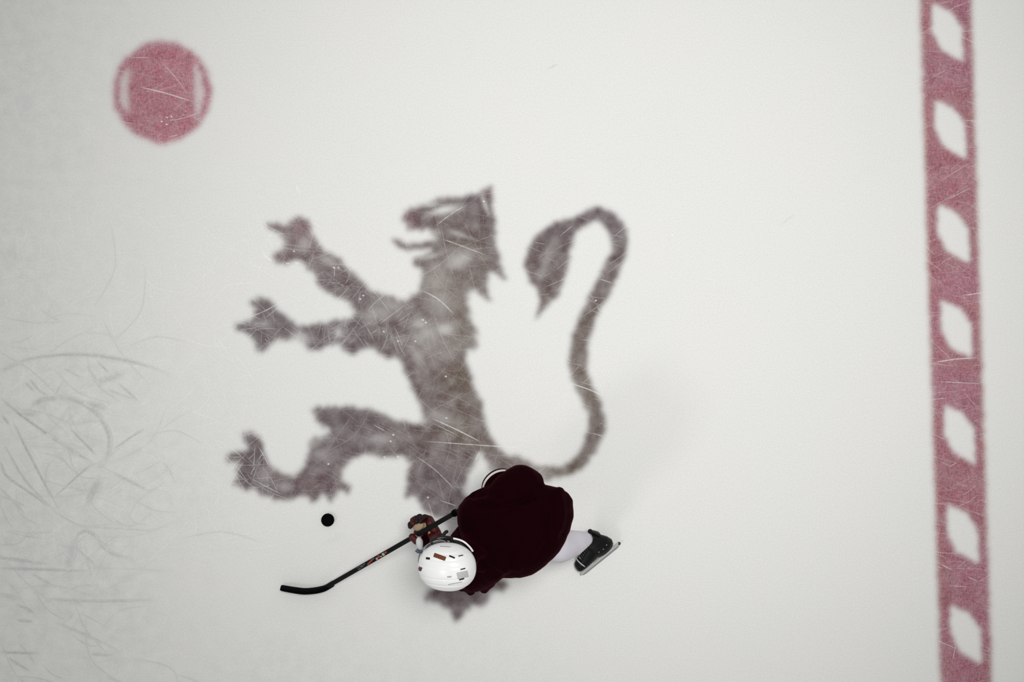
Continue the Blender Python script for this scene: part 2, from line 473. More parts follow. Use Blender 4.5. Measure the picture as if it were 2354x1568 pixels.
# ------------------------------------------------------------------ skate marks
def ribbons(name, lines, mat, z, ntop=10 ** 9):
    """lines: (points px, half width px, opacity); opacity fades to the sides and the ends"""
    V, F, A = [], [], []
    # ribbons that may cross get different heights, a few micrometres apart
    bb = np.array([(min(p[0] for p in l[0]) - l[1] - 2, min(p[1] for p in l[0]) - l[1] - 2, max(p[0] for p in l[0]) + l[1] + 2, max(p[1] for p in l[0]) + l[1] + 2) for l in lines])
    layer = np.zeros(len(lines), int)
    for i in range(1, len(lines)):
        hit = (bb[:i, 0] < bb[i, 2]) & (bb[:i, 2] > bb[i, 0]) & (bb[:i, 1] < bb[i, 3]) & (bb[:i, 3] > bb[i, 1])
        used = set(layer[:i][hit].tolist()) ; k = 0
        while k in used: k += 1
        layer[i] = max(k, 130) if i >= ntop and k < 130 else k
        if i >= ntop:
            while layer[i] in used: layer[i] += 1
    print(name, 'layers', layer.max())
    for li, (pts, w, op) in enumerate(lines):
        pts = [Vector((p[0], p[1], 0)) for p in pts]
        pts = catmull(pts, 6) if len(pts) > 2 else [pts[0].lerp(pts[1], t / 6) for t in range(7)]
        n = len(pts); base = len(V)
        for i, p in enumerate(pts):
            d = pts[min(i + 1, n - 1)] - pts[max(i - 1, 0)]
            if d.length < 1e-6: d = Vector((1, 0, 0))
            d.normalize(); s_ = Vector((-d.y, d.x, 0))
            f = min(1, 4.0 * min(i, n - 1 - i) / (n - 1) + 0.05)
            for k, al in ((-1, 0), (-.4, 1), (.4, 1), (1, 0)):
                q = p + s_ * (k * w * (0.4 + 0.6 * f))
                V.append(P(q.x, q.y, z + layer[li] * 4e-6)); A.append(al * op * f)
        for i in range(n - 1):
            for k in range(3):
                a = base + i * 4 + k
                F.append((a, a + 1, a + 5, a + 4))
    me = mesh(name, V, F)
    a = me.attributes.new('opacity', 'FLOAT', 'POINT'); a.data.foreach_set('value', A)
    # the ice below each point: same paint, same wear
    xy = np.array([(v[0], v[1]) for v in V])
    fx = np.clip((xy[:, 0] - GX[0]) / STEP, 0, NX - 1.001); fy = np.clip((xy[:, 1] - GY[0]) / STEP, 0, NY - 1.001)
    ix, iy = fx.astype(int), fy.astype(int); tx, ty = fx - ix, fy - iy
    def bil(a_):
        t1 = tx.reshape((-1,) + (1,) * (a_.ndim - 2)); t2 = ty.reshape((-1,) + (1,) * (a_.ndim - 2))
        return (a_[iy, ix] * (1 - t1) + a_[iy, ix + 1] * t1) * (1 - t2) + (a_[iy + 1, ix] * (1 - t1) + a_[iy + 1, ix + 1] * t1) * t2
    a = me.attributes.new('paint', 'FLOAT_COLOR', 'POINT')
    a.data.foreach_set('color', np.concatenate([bil(paint), np.ones((len(V), 1))], -1).ravel().astype(np.float32))
    for nm, arr in (('coverage', cov), ('scuff', scuff)):
        a = me.attributes.new(nm, 'FLOAT', 'POINT'); a.data.foreach_set('value', bil(arr).astype(np.float32))
    return put(name, me, mat, smooth=False)

def sc(pts, s_, ox, oy): return [(p[0] / s_ + ox, p[1] / s_ + oy) for p in pts]
G = []
def g5(pts, w, op): G.append((sc(pts, 2.8, 0, 740), w * .9, min(.9, op * 1.35)))
def g6(pts, w, op): G.append((sc(pts, 3.363, 0, 1200), w * .95, min(.9, op * 1.3)))
g5([(-30,320),(150,250),(300,222),(430,212),(580,215),(720,232),(860,260),(980,295),(1100,345)], 5.5, .42)
g5([(0,325),(60,290),(140,262)], 7, .25)
g5([(360,490),(420,492),(520,520),(620,590),(680,680),(705,760),(690,860),(650,940)], 7.5, .40)
g5([(0,490),(120,590),(300,720),(480,840),(600,910)], 4, .6)
g5([(300,720),(400,790),(510,860)], 5, .3)
g5([(600,905),(480,1010),(360,1120)], 3, .5); g5([(720,970),(960,1090)], 4, .4)
g5([(80,640),(200,880),(370,1200)], 2.8, .55); g5([(30,800),(160,1020),(340,1210)], 2.6, .42)
g5([(0,940),(60,1010),(220,1120),(360,1220)], 3.2, .5); g5([(10,600),(60,665)], 3.5, .5)
g5([(450,685),(540,780),(620,860)], 3, .55); g5([(730,820),(830,750),(930,690)], 2.6, .45)
g5([(190,370),(215,400),(260,450),(330,480)], 2.6, .45); g5([(200,545),(280,500),(380,488)], 9, .4)
g5([(160,390),(220,450)], 2.5, .4); g5([(620,395),(700,365),(800,330)], 10, .32); g5([(645,1000),(600,1090),(560,1180)], 14, .36)
g5([(480,1430),(500,1375),(545,1350),(600,1370),(680,1460),(760,1505),(850,1530)], 5, .38)
g5([(470,1400),(455,1500),(430,1600)], 12, .25)
g5([(-10,1520),(150,1545),(310,1560)], 3, .5); g5([(760,395),(900,520)], 2.8, .4); g5([(560,290),(640,400)], 2.2, .35)
g5([(410,300),(520,360)], 2.2, .3); g5([(620,250),(700,330)], 2.8, .42); g5([(120,590),(240,600)], 8, .33)
g5([(540,520),(690,560)], 8, .36); g5([(0,900),(40,1000)], 2.4, .5); g5([(-10,1060),(150,1230)], 2.4, .38)
g5([(0,1120),(170,1190)], 2.4, .3); g5([(400,380),(350,480)], 2, .25); g5([(700,440),(860,500)], 2, .25)
g6([(-10,280),(120,290),(330,330)], 3.4, .45); g6([(-10,362),(300,368),(700,382)], 3.6, .45)
g6([(350,600),(600,612),(820,615),(1200,605)], 4, .38); g6([(-10,1010),(150,1014),(290,1020)], 3.6, .5)
g6([(700,1025),(860,1035)], 3.4, .4); g6([(120,640),(200,670),(260,710)], 3.4, .4); g6([(60,1050),(130,1100),(220,1150)], 3, .4)
g6([(420,780),(600,850),(900,990)], 3, .3); g6([(740,100),(820,220),(1000,290)], 5, .3); g6([(590,210),(740,340)], 3, .3)
g6([(120,760),(260,775)], 4, .42); g6([(240,400),(390,490)], 3, .3); g6([(0,560),(150,600)], 5, .3)
G += [([(745,1250),(790,1230)], 9, .10), ([(1258,158),(1282,148)], 2.4, .35), ([(1790,520),(1830,490)], 2.2, .2)]
r = random.Random(3)
NSPEC = len(G)
for _ in range(80):     # faint grey hairline grooves, thickest on the left
    x = r.uniform(-20, 480) * r.uniform(.4, 1); y = r.uniform(700, 1580)
    L_ = r.uniform(40, 200); a = r.choice([r.gauss(0.9, .3), r.gauss(.1, .25), r.gauss(-.7, .3)])
    c = r.gauss(0, .15)
    dx, dy = math.cos(a) * L_, math.sin(a) * L_
    G.append(([(x, y), (x + dx * .5 - dy * c, y + dy * .5 + dx * c), (x + dx, y + dy)], r.uniform(1.2, 2.2), r.uniform(.12, .32)))
G = G[NSPEC:] + G[:NSPEC]
o = ribbons('skate_groove', G, make_mark('groove_grey', (0.44, 0.46, 0.445, 1)), 0.0016, len(G) - NSPEC)
tag(o, 'tangle of grey skate blade grooves cut in the ice along the left side', 'skate marks', None, 'stuff')

W = []
W += [([(318,199),(380,214),(445,234)], 2.0, .6), ([(1417-1040+0,278),(420,272),(470,254)], 1.6, .4), ([(367,138),(405,180),(432,218)], 1.6, .35),
      ([(386,316),(410,310)], 1.6, .4), ([(300,133),(345,132)], 1.6, .4)]
W += [([(991,961),(1050,988),(1109,1018)], 1.8, .6), ([(985,968),(1060,1005)], 1.4, .35), ([(968,1014),(1109,1024),(1200,1030)], 1.6, .5),
      ([(858,976),(888,993)], 1.8, .4), ([(950,1045),(1000,1080),(1050,1130)], 1.6, .35), ([(1104,1036),(1090,1065)], 2.2, .5),
      ([(1010,1150),(1055,1165)], 1.8, .45), ([(1000,1200),(983,1150)], 1.5, .3), ([(968,666),(1010,690),(1046,725)], 1.8, .5),
      ([(1012,548),(1060,565),(1120,588)], 1.6, .45), ([(997,523),(1040,490),(1075,470)], 1.6, .4), ([(1308,880),(1355,896),(1390,912)], 1.7, .6),
      ([(1375,640),(1410,652)], 1.6, .4), ([(1360,995),(1388,1004)], 1.6, .4), ([(1285,545),(1320,515)], 1.5, .3),
      ([(2146,834),(2195,826),(2253,822)], 1.9, .55), ([(2152,877),(2255,882)], 1.6, .45), ([(2208,680),(2273,671)], 1.8, .5), ([(2208,276),(2270,280)], 1.5, .4),
      ([(2160,1296),(2192,1312)], 1.8, .5), ([(2222,1325),(2250,1338)], 1.7, .4), ([(2182,1346),(2230,1350)], 1.4, .35), ([(2175,460),(2235,430)], 1.5, .35),
      ([(2150,1470),(2200,1492)], 1.6, .4), ([(2188,1525),(2198,1480)], 1.5, .35), ([(2180,1075),(2205,1060)], 1.5, .3),
      ([(604,580),(612,590),(626,602)], 3.0, .75), ([(655,606),(668,606)], 3, .6), ([(676,604),(690,606)], 3, .45), ([(600,574),(612,584)], 2.2, .4),
      ([(613,545),(628,540)], 3, .45), ([(680,424),(692,450)], 5, .35), ([(755,1238),(772,1228)], 3, .35), ([(770,611),(768,640)], 1.5, .35)]
for x, y in [(355,673),(394,267),(372,280),(383,285),(384,270),(955,785),(972,736),(979,741),(768,616),(778,615),(1735,155),(904,1000),(898,1014),(755,1067),
             (676,578),(984,1144),(1112,462),(828,688),(835,680),(1025,865),(1026,962),(1925,252),(882,763),(915,785),(884,1050),(915,1050),(640,560),(622,540),
             (1840,1022),(1370,690),(1545,540)]:
    W.append(([(x - 3, y - 1.5 + (x % 3)), (x + 3, y + 1.5 - (y % 3))], 2.3, .75))
r = random.Random(5)
NW = len(W)
def burst(n, x0, x1, y0, y1, lo, hi, wlo, whi, l0, l1, angs):
    for _ in range(n):
        x = r.uniform(x0, x1); y = r.uniform(y0, y1); L_ = r.uniform(l0, l1)
        a = r.gauss(*r.choice(angs)); c = r.gauss(0, .08)
        dx, dy = math.cos(a) * L_ / 2, math.sin(a) * L_ / 2
        W.append(([(x - dx, y - dy), (x - dy * c, y + dx * c), (x + dx, y + dy)], r.uniform(wlo, whi), r.uniform(lo, hi)))
burst(800, 520, 1180, 420, 1200, .05, .20, .6, 1.1, 20, 130, [(.5, .25), (-.6, .3), (1.5, .4), (0.1, .2)])
burst(160, 560, 760, 480, 830, .10, .3, .8, 1.5, 12, 60, [(.5, .4), (-.8, .4), (1.5, .4)])
burst(110, 740, 960, 600, 800, .10, .3, .8, 1.5, 20, 90, [(.5, .4), (-.8, .4), (1.3, .4)])
burst(40, 250, 490, 90, 330, .08, .2, .6, 1.1, 15, 90, [(.4, .3), (-.5, .3), (1.4, .4)])
burst(200, 2100, 2290, 0, 1568, .10, .3, .8, 1.4, 20, 90, [(.3, .2), (-.3, .3)])
burst(140, 1190, 1450, 470, 1110, .10, .28, .8, 1.4, 20, 80, [(.3, .2), (-.5, .3)])
burst(800, -30, 620, 480, 1300, .15, .5, .7, 1.5, 20, 130, [(.8, .35), (-.7, .4), (0, .3), (1.4, .3)])
burst(450, -30, 2380, -20, 1590, .06, .22, .6, 1.2, 20, 160, [(.7, .4), (-.6, .4), (0, .3)])
burst(260, 0, 900, 0, 700, .06, .24, .6, 1.3, 30, 200, [(.6, .4), (-.5, .3), (0, .3)])
W = W[NW:] + W[:NW]
o = ribbons('skate_scratch', W, make_mark('shaved_snow_white', (0.93, 0.94, 0.93, 1)), 0.0004, len(W) - NW)
tag(o, 'fine white skate scratches and snow specks all over the ice', 'scratches', None, 'stuff')

# ------------------------------------------------------------------ puck
def make_puck():
    bm = bmesh.new()
    prof = [(0, 0), (.0345, 0), (.0372, .0012), (.0381, .004), (.0381, .0215), (.0372, .0242), (.0352, .0254), (.034, .0249), (0, .0249)]
    seg = 64; rings = []
    for q, (rr, z) in enumerate(prof):
        if rr == 0: rings.append([bm.verts.new((0, 0, z))]); continue
        ring = []
        for k in range(seg):
            t = 2 * math.pi * k / seg
            dd = -.0006 if (3 <= q <= 4 and k % 2) else 0
            ring.append(bm.verts.new(((rr + dd) * math.cos(t), (rr + dd) * math.sin(t), z)))
        rings.append(ring)
    for a, b_ in zip(rings, rings[1:]):
        for k in range(seg):
            if len(a) == 1: bm.faces.new((a[0], b_[(k + 1) % seg], b_[k]))
            elif len(b_) == 1: bm.faces.new((a[k], a[(k + 1) % seg], b_[0]))
            else: bm.faces.new((a[k], a[(k + 1) % seg], b_[(k + 1) % seg], b_[k]))
    me = bm_mesh('puck', bm)
    o = put('puck', me, simple('puck_rubber', rgb(3, 3, 4), 0.8, 0.06, bump=.3, scale=300))
    o.location = P(754, 1195, 0.0013)
    tag(o, 'black rubber puck lying on the ice left of the player', 'puck')
make_puck()

# ------------------------------------------------------------------ hockey stick
HEEL = P(742, 1354, 0.035)
BUTT = P(1185, 1099.5, 0.93)
SD = (BUTT - HEEL).normalized()
M_STICK = simple('stick_black', rgb(5, 6, 6), 0.5, 0.2)
M_TAPE = simple('cloth_tape_black', rgb(4, 5, 6), 0.9, 0.05, bump=.4, scale=500)
def rod(name, p0, p1, w, h, mat, parent, bevel=.004):
    d = (p1 - p0).normalized(); a = d.cross(Vector((0, 0, 1))).normalized(); b_ = a.cross(d).normalized()
    bm = bmesh.new(); rs = []
    for p in (p0, p1):
        ring = []
        for (sx, sy) in ((1, 1), (-1, 1), (-1, -1), (1, -1)):
            for q in range(4):
                t = math.atan2(sy, sx) - math.pi / 4 + q * math.pi / 6
                ring.append(bm.verts.new(p + a * (sx * (w / 2 - bevel) + bevel * math.cos(t)) + b_ * (sy * (h / 2 - bevel) + bevel * math.sin(t))))
        rs.append(ring)
    n = len(rs[0])
    for k in range(n): bm.faces.new((rs[0][k], rs[0][(k + 1) % n], rs[1][(k + 1) % n], rs[1][k]))
    bm.faces.new(rs[0][::-1]); bm.faces.new(rs[1])
    return put(name, bm_mesh(name, bm), mat, parent, smooth=False)

stick = empty('hockey_stick', P(742, 1354, 0), 'long black hockey stick held by the player, curved blade on the ice', 'hockey stick')
rod('shaft', HEEL + SD * .03, BUTT - SD * .02, .026, .022, M_STICK, stick)
# blade: curved plate standing on the ice, from heel to toe
bl = catmull([P(766, 1341, .045), P(742, 1354, .035), P(705, 1359, .03), P(675, 1356, .03), P(645, 1351, .035)], 8)
bm = bmesh.new(); rs = []
n = len(bl)
for i, p in enumerate(bl):
    d = bl[min(i + 1, n - 1)] - bl[max(i - 1, 0)]; d.z = 0; d.normalize()
    s_ = Vector((-d.y, d.x, 0)); t = i / (n - 1)
    th = .013 - .005 * t
    up = .022 + .016 * min(1, t * 3) if t > .02 else .022
    if t > .9: up *= math.sqrt(max(.12, 1 - ((t - .9) / .1) ** 2 * .85))
    zc = max(p.z, .002 + up) if t > .25 else p.z + .004 + .02 * max(0, .12 - t)
    zc = max(zc, .002 + up)
    lean = s_ * .006
    rs.append([bm.verts.new(Vector((p.x, p.y, zc)) + s_ * a * th + lean * b_ + Vector((0, 0, b_ * up)))
               for a, b_ in ((1, -1), (1.15, -.5), (1.1, .3), (.8, .95), (-.6, 1), (-.9, .3), (-1, -.5), (-.8, -1))])
for a, b_ in zip(rs, rs[1:]):
    for k in range(8): bm.faces.new((a[k], a[(k + 1) % 8], b_[(k + 1) % 8], b_[k]))
bm.faces.new(rs[0]); bm.faces.new(rs[-1][::-1])
blade = put('blade', bm_mesh('blade', bm), M_TAPE, stick)
blade['label'] = 'curved blade wrapped in black tape'
# printed marks along the lower shaft
def shaft_at(px):
    lo, hi = 0.0, 1.0
    for _ in range(40):
        mid_ = (lo + hi) / 2; q = HEEL.lerp(BUTT, mid_)
        x = 1177 + q.x * PPM * CAM_H / (CAM_H - q.z)
        if x < px: lo = mid_
        else: hi = mid_
    return HEEL.lerp(BUTT, lo)
M_PR = simple('print_red', rgb(150, 62, 48), .6); M_PW = simple('print_pale', rgb(176, 160, 150), .6); M_PG = simple('print_grey', rgb(95, 98, 92), .6)
sa = SD.cross(Vector((0, 0, 1))).normalized(); sb = sa.cross(SD).normalized()
if sb.z < 0: sb = -sb
def mark(px0, px1, off, w, mat, skew=0.0):
    a = shaft_at(px0) + sb * .0114; b_ = shaft_at(px1) + sb * .0114
    bm = bmesh.new(); vs = []
    for h in (0, .0005):
        for p, o1, o2 in ((a, off - w / 2, off + w / 2), (b_, off - w / 2 + skew, off + w / 2 + skew)):
            vs += [bm.verts.new(p + sa * o1 + sb * h), bm.verts.new(p + sa * o2 + sb * h)]
    for f in ((0, 1, 3, 2), (4, 6, 7, 5), (0, 2, 6, 4), (1, 5, 7, 3), (0, 4, 5, 1), (2, 3, 7, 6)): bm.faces.new([vs[i] for i in f])
    put('printed_mark', bm_mesh('printed_mark', bm), mat, stick, smooth=False)
for a in [(881, 886, 0, .016, M_PW), (887, 892, -.003, .010, M_PR), (866, 870, .003, .012, M_PW), (871, 876, -.002, .014, M_PR), (876, 879, .004, .008, M_PW),
          (846, 853, .005, .009, M_PR, -.004), (853, 860, 0, .010, M_PR, -.006), (859, 864, -.006, .006, M_PG), (825, 831, .004, .005, M_PG), (832, 838, 0, .006, M_PG),
          (838, 843, -.005, .005, M_PG), (824, 836, -.007, .003, M_PG)]:
    mark(*a)
bm = bmesh.new(); add_tube(bm, [BUTT - SD * .16 + SD * .01 * k for k in range(16)], [.0165 + .0015 * (k % 2) for k in range(16)], 12)
put('grip_tape', bm_mesh('grip_tape', bm), M_TAPE, stick)
bm = bmesh.new(); add_tube(bm, [BUTT - SD * .012, BUTT, BUTT + SD * .016], [.018, .021, .018], 12)
put('butt_knob', bm_mesh('butt_knob', bm), M_TAPE, stick)
kq = shaft_at(1046)
bm = bmesh.new(); add_tube(bm, [kq - SD * .018, kq - SD * .01, kq + SD * .01, kq + SD * .018], [.014, .020, .020, .014], 12)
put('grip_ring', bm_mesh('grip_ring', bm), M_TAPE, stick)

# ------------------------------------------------------------------ player
M_JERSEY = simple('maroon_knit', rgb(23, 1, 6), 0.9, 0.03, bump=.5, scale=420, vary=.25, sheen=.05, sheen_tint=(0.6, 0.02, 0.08, 1))
M_WHITE_KNIT = simple('white_knit', rgb(222, 216, 208), 0.9, .1, bump=.3, scale=420)
M_SOCK = simple('pale_sock_knit', rgb(224, 220, 230), 0.95, .1, bump=.3, scale=420)
M_PANTS = simple('maroon_nylon', rgb(30, 4, 10), 0.7, .2)
M_SKIN = simple('skin', rgb(205, 160, 135), 0.55, .4, vary=.05)
M_HAIR = simple('brown_hair', rgb(72, 46, 30), 0.7, .3, bump=.6, scale=500)
M_SHELL = simple('helmet_white', rgb(252, 253, 254), 0.28, .5, vary=.02, scale=30)
M_BLACK = simple('black_plastic', rgb(12, 12, 13), 0.4, .4)
M_FOAM = simple('black_foam', rgb(16, 15, 15), 0.8, .2)
M_GLOVE = simple('glove_maroon', rgb(70, 7, 10), 0.55, .35, bump=.3, scale=250, vary=.2)
M_PALM = simple('palm_leather_tan', rgb(172, 150, 122), 0.8, .2, bump=.4, scale=260, vary=.2)
M_BOOT = simple('boot_black', rgb(6, 7, 7), 0.42, .22, bump=.2, scale=400)
M_HOLDER = simple('holder_grey_white', rgb(192, 190, 188), 0.4, .3)
M_STEEL = simple('steel_blade', rgb(190, 196, 198), 0.25, .5, metal=1.0)
M_GREEN = simple('green_lining', rgb(30, 110, 44), 0.8, .2)
M_LACE = simple('white_lace', rgb(185, 188, 182), 0.85, .2)

person = empty('person', P(1180, 1215, 0), 'hockey player in maroon jersey and white helmet bent over the stick', 'person')

SH_R = P(1122, 1170, 1.02); SH_L = P(1125, 1295, 1.01)
EL_R = P(1226, 1110, 1.02); HAND_R = BUTT - SD * .09
EL_L = P(1052, 1318, .84); HAND_L = shaft_at(972)
HIP = P(1240, 1205, .84); CHEST = P(1140, 1232, .97); NECK = P(1085, 1268, 1.16)
HEADC = P(1031, 1299, 1.36)
KNEE_R = Vector((-.05, -1.00, .50)); ANK_R = Vector((.03, -1.02, .14))
KNEE_L = Vector((.265, -1.16, .50)); ANK_L = P(1350, 1238, .138)

WRIST_L = HAND_L + Vector((.02, -.055, -.035))
# --- body: one continuous figure
FWD = Vector((-1.0, 0.04, -.42)).normalized()
UPH = (Vector((-.10, -.20, 1.0)) - FWD * Vector((-.10, -.20, 1.0)).dot(FWD)).normalized()
RIGHT = FWD.cross(UPH).normalized()
HM = Matrix((RIGHT, FWD, UPH)).transposed().to_4x4()     # head frame: x right, y forward, z up
def H(x, y, z): return HEADC + RIGHT * x + FWD * y + UPH * z
bm = bmesh.new()
add_sphere(bm, H(0, -.01, .02), (.076, .098, .092), 28, 18, HM)          # skull
add_sphere(bm, H(0, .025, -.055), (.060, .068, .075), 24, 16, HM)        # face and jaw
add_sphere(bm, H(0, .060, -.115), (.026, .022, .020), 14, 10, HM)        # chin
add_capsule(bm, H(0, .088, -.020), H(0, .112, -.058), .010, .015, 12)    # nose
for s in (-1, 1):
    add_sphere(bm, H(s * .011, .106, -.060), .009, 10, 8)
    add_sphere(bm, H(s * .040, .068, -.045), (.022, .018, .02), 14, 10, HM)   # cheeks
    add_capsule(bm, H(s * .014, .088, -.004), H(s * .048, .078, -.006), .009, .008, 10)  # brow
    add_sphere(bm, H(s * .077, -.008, -.030), (.008, .017, .030), 14, 10, HM)  # ears
add_capsule(bm, H(-.020, .089, -.086), H(.020, .089, -.086), .0065, .0065, 10)   # lips
add_capsule(bm, H(-.017, .086, -.096), H(.017, .086, -.096), .0075, .0075, 10)
add_capsule(bm, NECK, H(0, -.03, -.06), .062, .056)
add_capsule(bm, CHEST, NECK, .11, .06)
add_capsule(bm, HIP, CHEST, .12, .125)
add_capsule(bm, SH_R, SH_L, .07, .07)
HIPR = HIP + Vector((-.02, .10, -.03)); HIPL = HIP + Vector((.0, -.09, -.03))
for a, b_, r0, r1 in ((HIPR, KNEE_R, .095, .06), (KNEE_R, ANK_R, .058, .026), (HIPL, KNEE_L, .072, .052), (KNEE_L, ANK_L, .050, .024),
                      (SH_R, EL_R, .050, .040), (EL_R, HAND_R, .040, .030), (SH_L, EL_L, .055, .042), (EL_L, WRIST_L, .040, .024)):
    add_capsule(bm, a, b_, r0, r1)
GA = Vector((SD.x, SD.y, SD.z)); GN = Vector((-SD.y, SD.x, 0)).normalized(); 
if GN.y < 0: GN = -GN
GZ = GA.cross(GN).normalized()
if GZ.z < 0: GZ = -GZ
def GL(a, n_, z, O=None): return (O or HAND_L) + GA * a + GN * n_ + GZ * z
add_capsule(bm, GL(0, -.05, -.050), GL(0, .02, -.052), .020, .018)     # left palm inside its glove
for q, (aa, ln) in enumerate(((-.033, .026), (-.011, .034), (.011, .031), (.033, .022))):
    add_capsule(bm, GL(aa, .02, -.050), GL(aa, .058 + ln * .5, -.034), .010, .009, 10)
    add_capsule(bm, GL(aa, .058 + ln * .5, -.034), GL(aa, .072, .002), .009, .008, 10)
add_capsule(bm, GL(-.02, -.045, -.045), GL(-.055, -.020, .012), .012, .010, 10)
for aa, ln in ((-.033, 0), (-.011, .006), (.011, .004), (.033, -.004)):   # right hand round the butt, back of the hand up
    add_capsule(bm, GL(aa, -.036, .02, HAND_R), GL(aa, -.02 + ln, -.036, HAND_R), .010, .009, 10)
    add_capsule(bm, GL(aa, -.02 + ln, -.036, HAND_R), GL(aa, .022, -.022, HAND_R), .009, .008, 10)
add_capsule(bm, GL(.0, -.03, .02, HAND_R), GL(-.05, .01, .03, HAND_R), .012, .010, 10)
for ank, fd in ((ANK_R, Vector((-1, .1, 0))), (ANK_L, None)):
    end = ank + fd.normalized() * .10 - Vector((0, 0, .03)) if fd else P(1371, 1279, .046) + Vector((-.62, -.28, .62)) * .045
    add_capsule(bm, ank, ank.lerp(end, .55), .022, .014)
body = put('body', fused('body', bm, .006, 4), M_SKIN, person)
for s in (-1, 1):
    bm = bmesh.new(); add_sphere(bm, H(s * .030, .083, -.022), .012, 14, 10)
    put('eye', bm_mesh('eye', bm), simple('eye_white', rgb(225, 222, 215), .3), body)
bm = bmesh.new(); add_sphere(bm, H(0, -.016, .024), (.084, .100, .094), 28, 18, HM)
for v in bm.verts:
    q = HM.to_3x3().transposed() @ (v.co - HEADC)
    v.co += (v.co - HEADC).normalized() * .004 * mn.noise(v.co * 60)
    if q.y > .045 and q.z < .03: v.co -= FWD * (q.y - .045) * .9
    if q.z < -.05: v.co += UPH * (-.05 - q.z) * .8
put('hair', bm_mesh('hair', bm), M_HAIR, body)

# --- jersey
OUT = [(1054,1164),(1050,1189),(1052,1207),(1056,1226),(1062,1245),(1072,1272),(1085,1297),(1104,1316),(1132,1329),(1164,1331),
       (1193,1331),(1223,1322),(1253,1301),(1276,1280),(1295,1256),(1310,1222),(1317,1189),(1318,1149),(1305,1133),(1288,1123),(1268,1118),
       (1251,1114),(1220,1110),(1160,1110),(1119,1117),(1100,1124),(1084,1132),(1069,1144)]
ctr = Vector((1178, 1222))
bm = bmesh.new(); rings = []
loop = []
for i in range(len(OUT)):
    a, b_ = OUT[i], OUT[(i + 1) % len(OUT)]
    for t in (0, .5): loop.append((a[0] * (1 - t) + b_[0] * t, a[1] * (1 - t) + b_[1] * t))
for s_, dz in ((.66, -.30), (.80, -.27), (.90, -.20), (.97, -.10), (.995, -.03), (1.0, .0), (.985, .04), (.94, .08), (.85, .12), (.72, .15), (.55, .17), (.35, .18), (.15, .185)):
    ring = []
    for x, y in loop:
        X = ctr.x + (x - ctr.x) * s_; Y = ctr.y + (y - ctr.y) * s_
        tt = (X - 1050) / 267.0
        z = 1.03 - .09 * tt + dz * (1.0 - .12 * tt)
        ring.append(bm.verts.new(P(X, Y, z)))
    rings.append(ring)
n = len(loop)
for a, b_ in zip(rings, rings[1:]):
    for k in range(n): bm.faces.new((a[k], a[(k + 1) % n], b_[(k + 1) % n], b_[k]))
bm.faces.new(rings[0][::-1]); bm.faces.new(rings[-1])
# right sleeve: shoulder, raised elbow lobe, forearm turning down and under
def Q(px, py, z, r, sq=1.0): return (P(px, py, z), r)
def chain(bm, items, seg=20):
    for (a, ra), (b_, rb) in zip(items, items[1:]): add_capsule(bm, a, b_, ra, rb, seg)
chain(bm, [Q(1130,1168,1.10,.085), Q(1165,1132,1.09,.098), Q(1198,1111,1.04,.098), Q(1212,1115,1.00,.092)])
chain(bm, [Q(1205,1102,1.03,.060), Q(1234,1106,.99,.038)])
chain(bm, [Q(1190,1112,1.00,.08), Q(1152,1120,.96,.058)])
chain(bm, [Q(1197,1106,1.00,.09), Q(1160,1122,.90,.075), Q(1140,1126,.86,.068)])
# left sleeve: shoulder, hanging elbow, forearm going under the helmet to the lower hand
chain(bm, [Q(1150,1285,1.08,.09), Q(1118,1310,.98,.090), Q(1088,1325,.90,.088), (EL_L, .070)])
chain(bm, [Q(1118,1330,.92,.06), Q(1113,1353,.86,.028)])
chain(bm, [Q(1080,1343,.86,.05), Q(1082,1357,.84,.028)])
chain(bm, [Q(1070,1338,.86,.05), Q(1062,1349,.84,.028)])
chain(bm, [(EL_L, .070), (WRIST_L.lerp(EL_L, .50), .066), (WRIST_L.lerp(EL_L, .30), .056), (WRIST_L.lerp(EL_L, .20), .050), (WRIST_L.lerp(EL_L, .04), .046)])
# chest and collar
chain(bm, [(NECK, .085), Q(1078,1274,1.24,.068)])
chain(bm, [(NECK, .085), Q(1104,1284,1.12,.075)])
chain(bm, [Q(1120,1235,1.05,.10), Q(1095,1255,1.12,.09), (NECK, .085)])
chain(bm, [Q(1066,1222,.90,.04), Q(1046,1240,.80,.035)])
jm = fused('jersey', bm, .007, 7)
nv = len(jm.vertices); co = np.empty(nv * 3, np.float32); jm.vertices.foreach_get('co', co); co = co.reshape(-1, 3)
nn = np.array([v.normal[:] for v in jm.vertices])
pxs = 1177 + co[:, 0] * PPM * CAM_H / (CAM_H - co[:, 2]); pys = 784 - co[:, 1] * PPM * CAM_H / (CAM_H - co[:, 2])
def crease(pts, w, depth):
    global co
    d2 = np.full(nv, 1e9)
    for (x0, y0), (x1, y1) in zip(pts, pts[1:]):
        L2 = (x1 - x0) ** 2 + (y1 - y0) ** 2
        t = np.clip(((pxs - x0) * (x1 - x0) + (pys - y0) * (y1 - y0)) / L2, 0, 1)
        d2 = np.minimum(d2, (pxs - x0 - t * (x1 - x0)) ** 2 + (pys - y0 - t * (y1 - y0)) ** 2)
    k = np.exp(-d2 / (2 * w * w)) * (nn[:, 2] > .1)
    co = co - (nn * (k * depth)[:, None]).astype(np.float32)
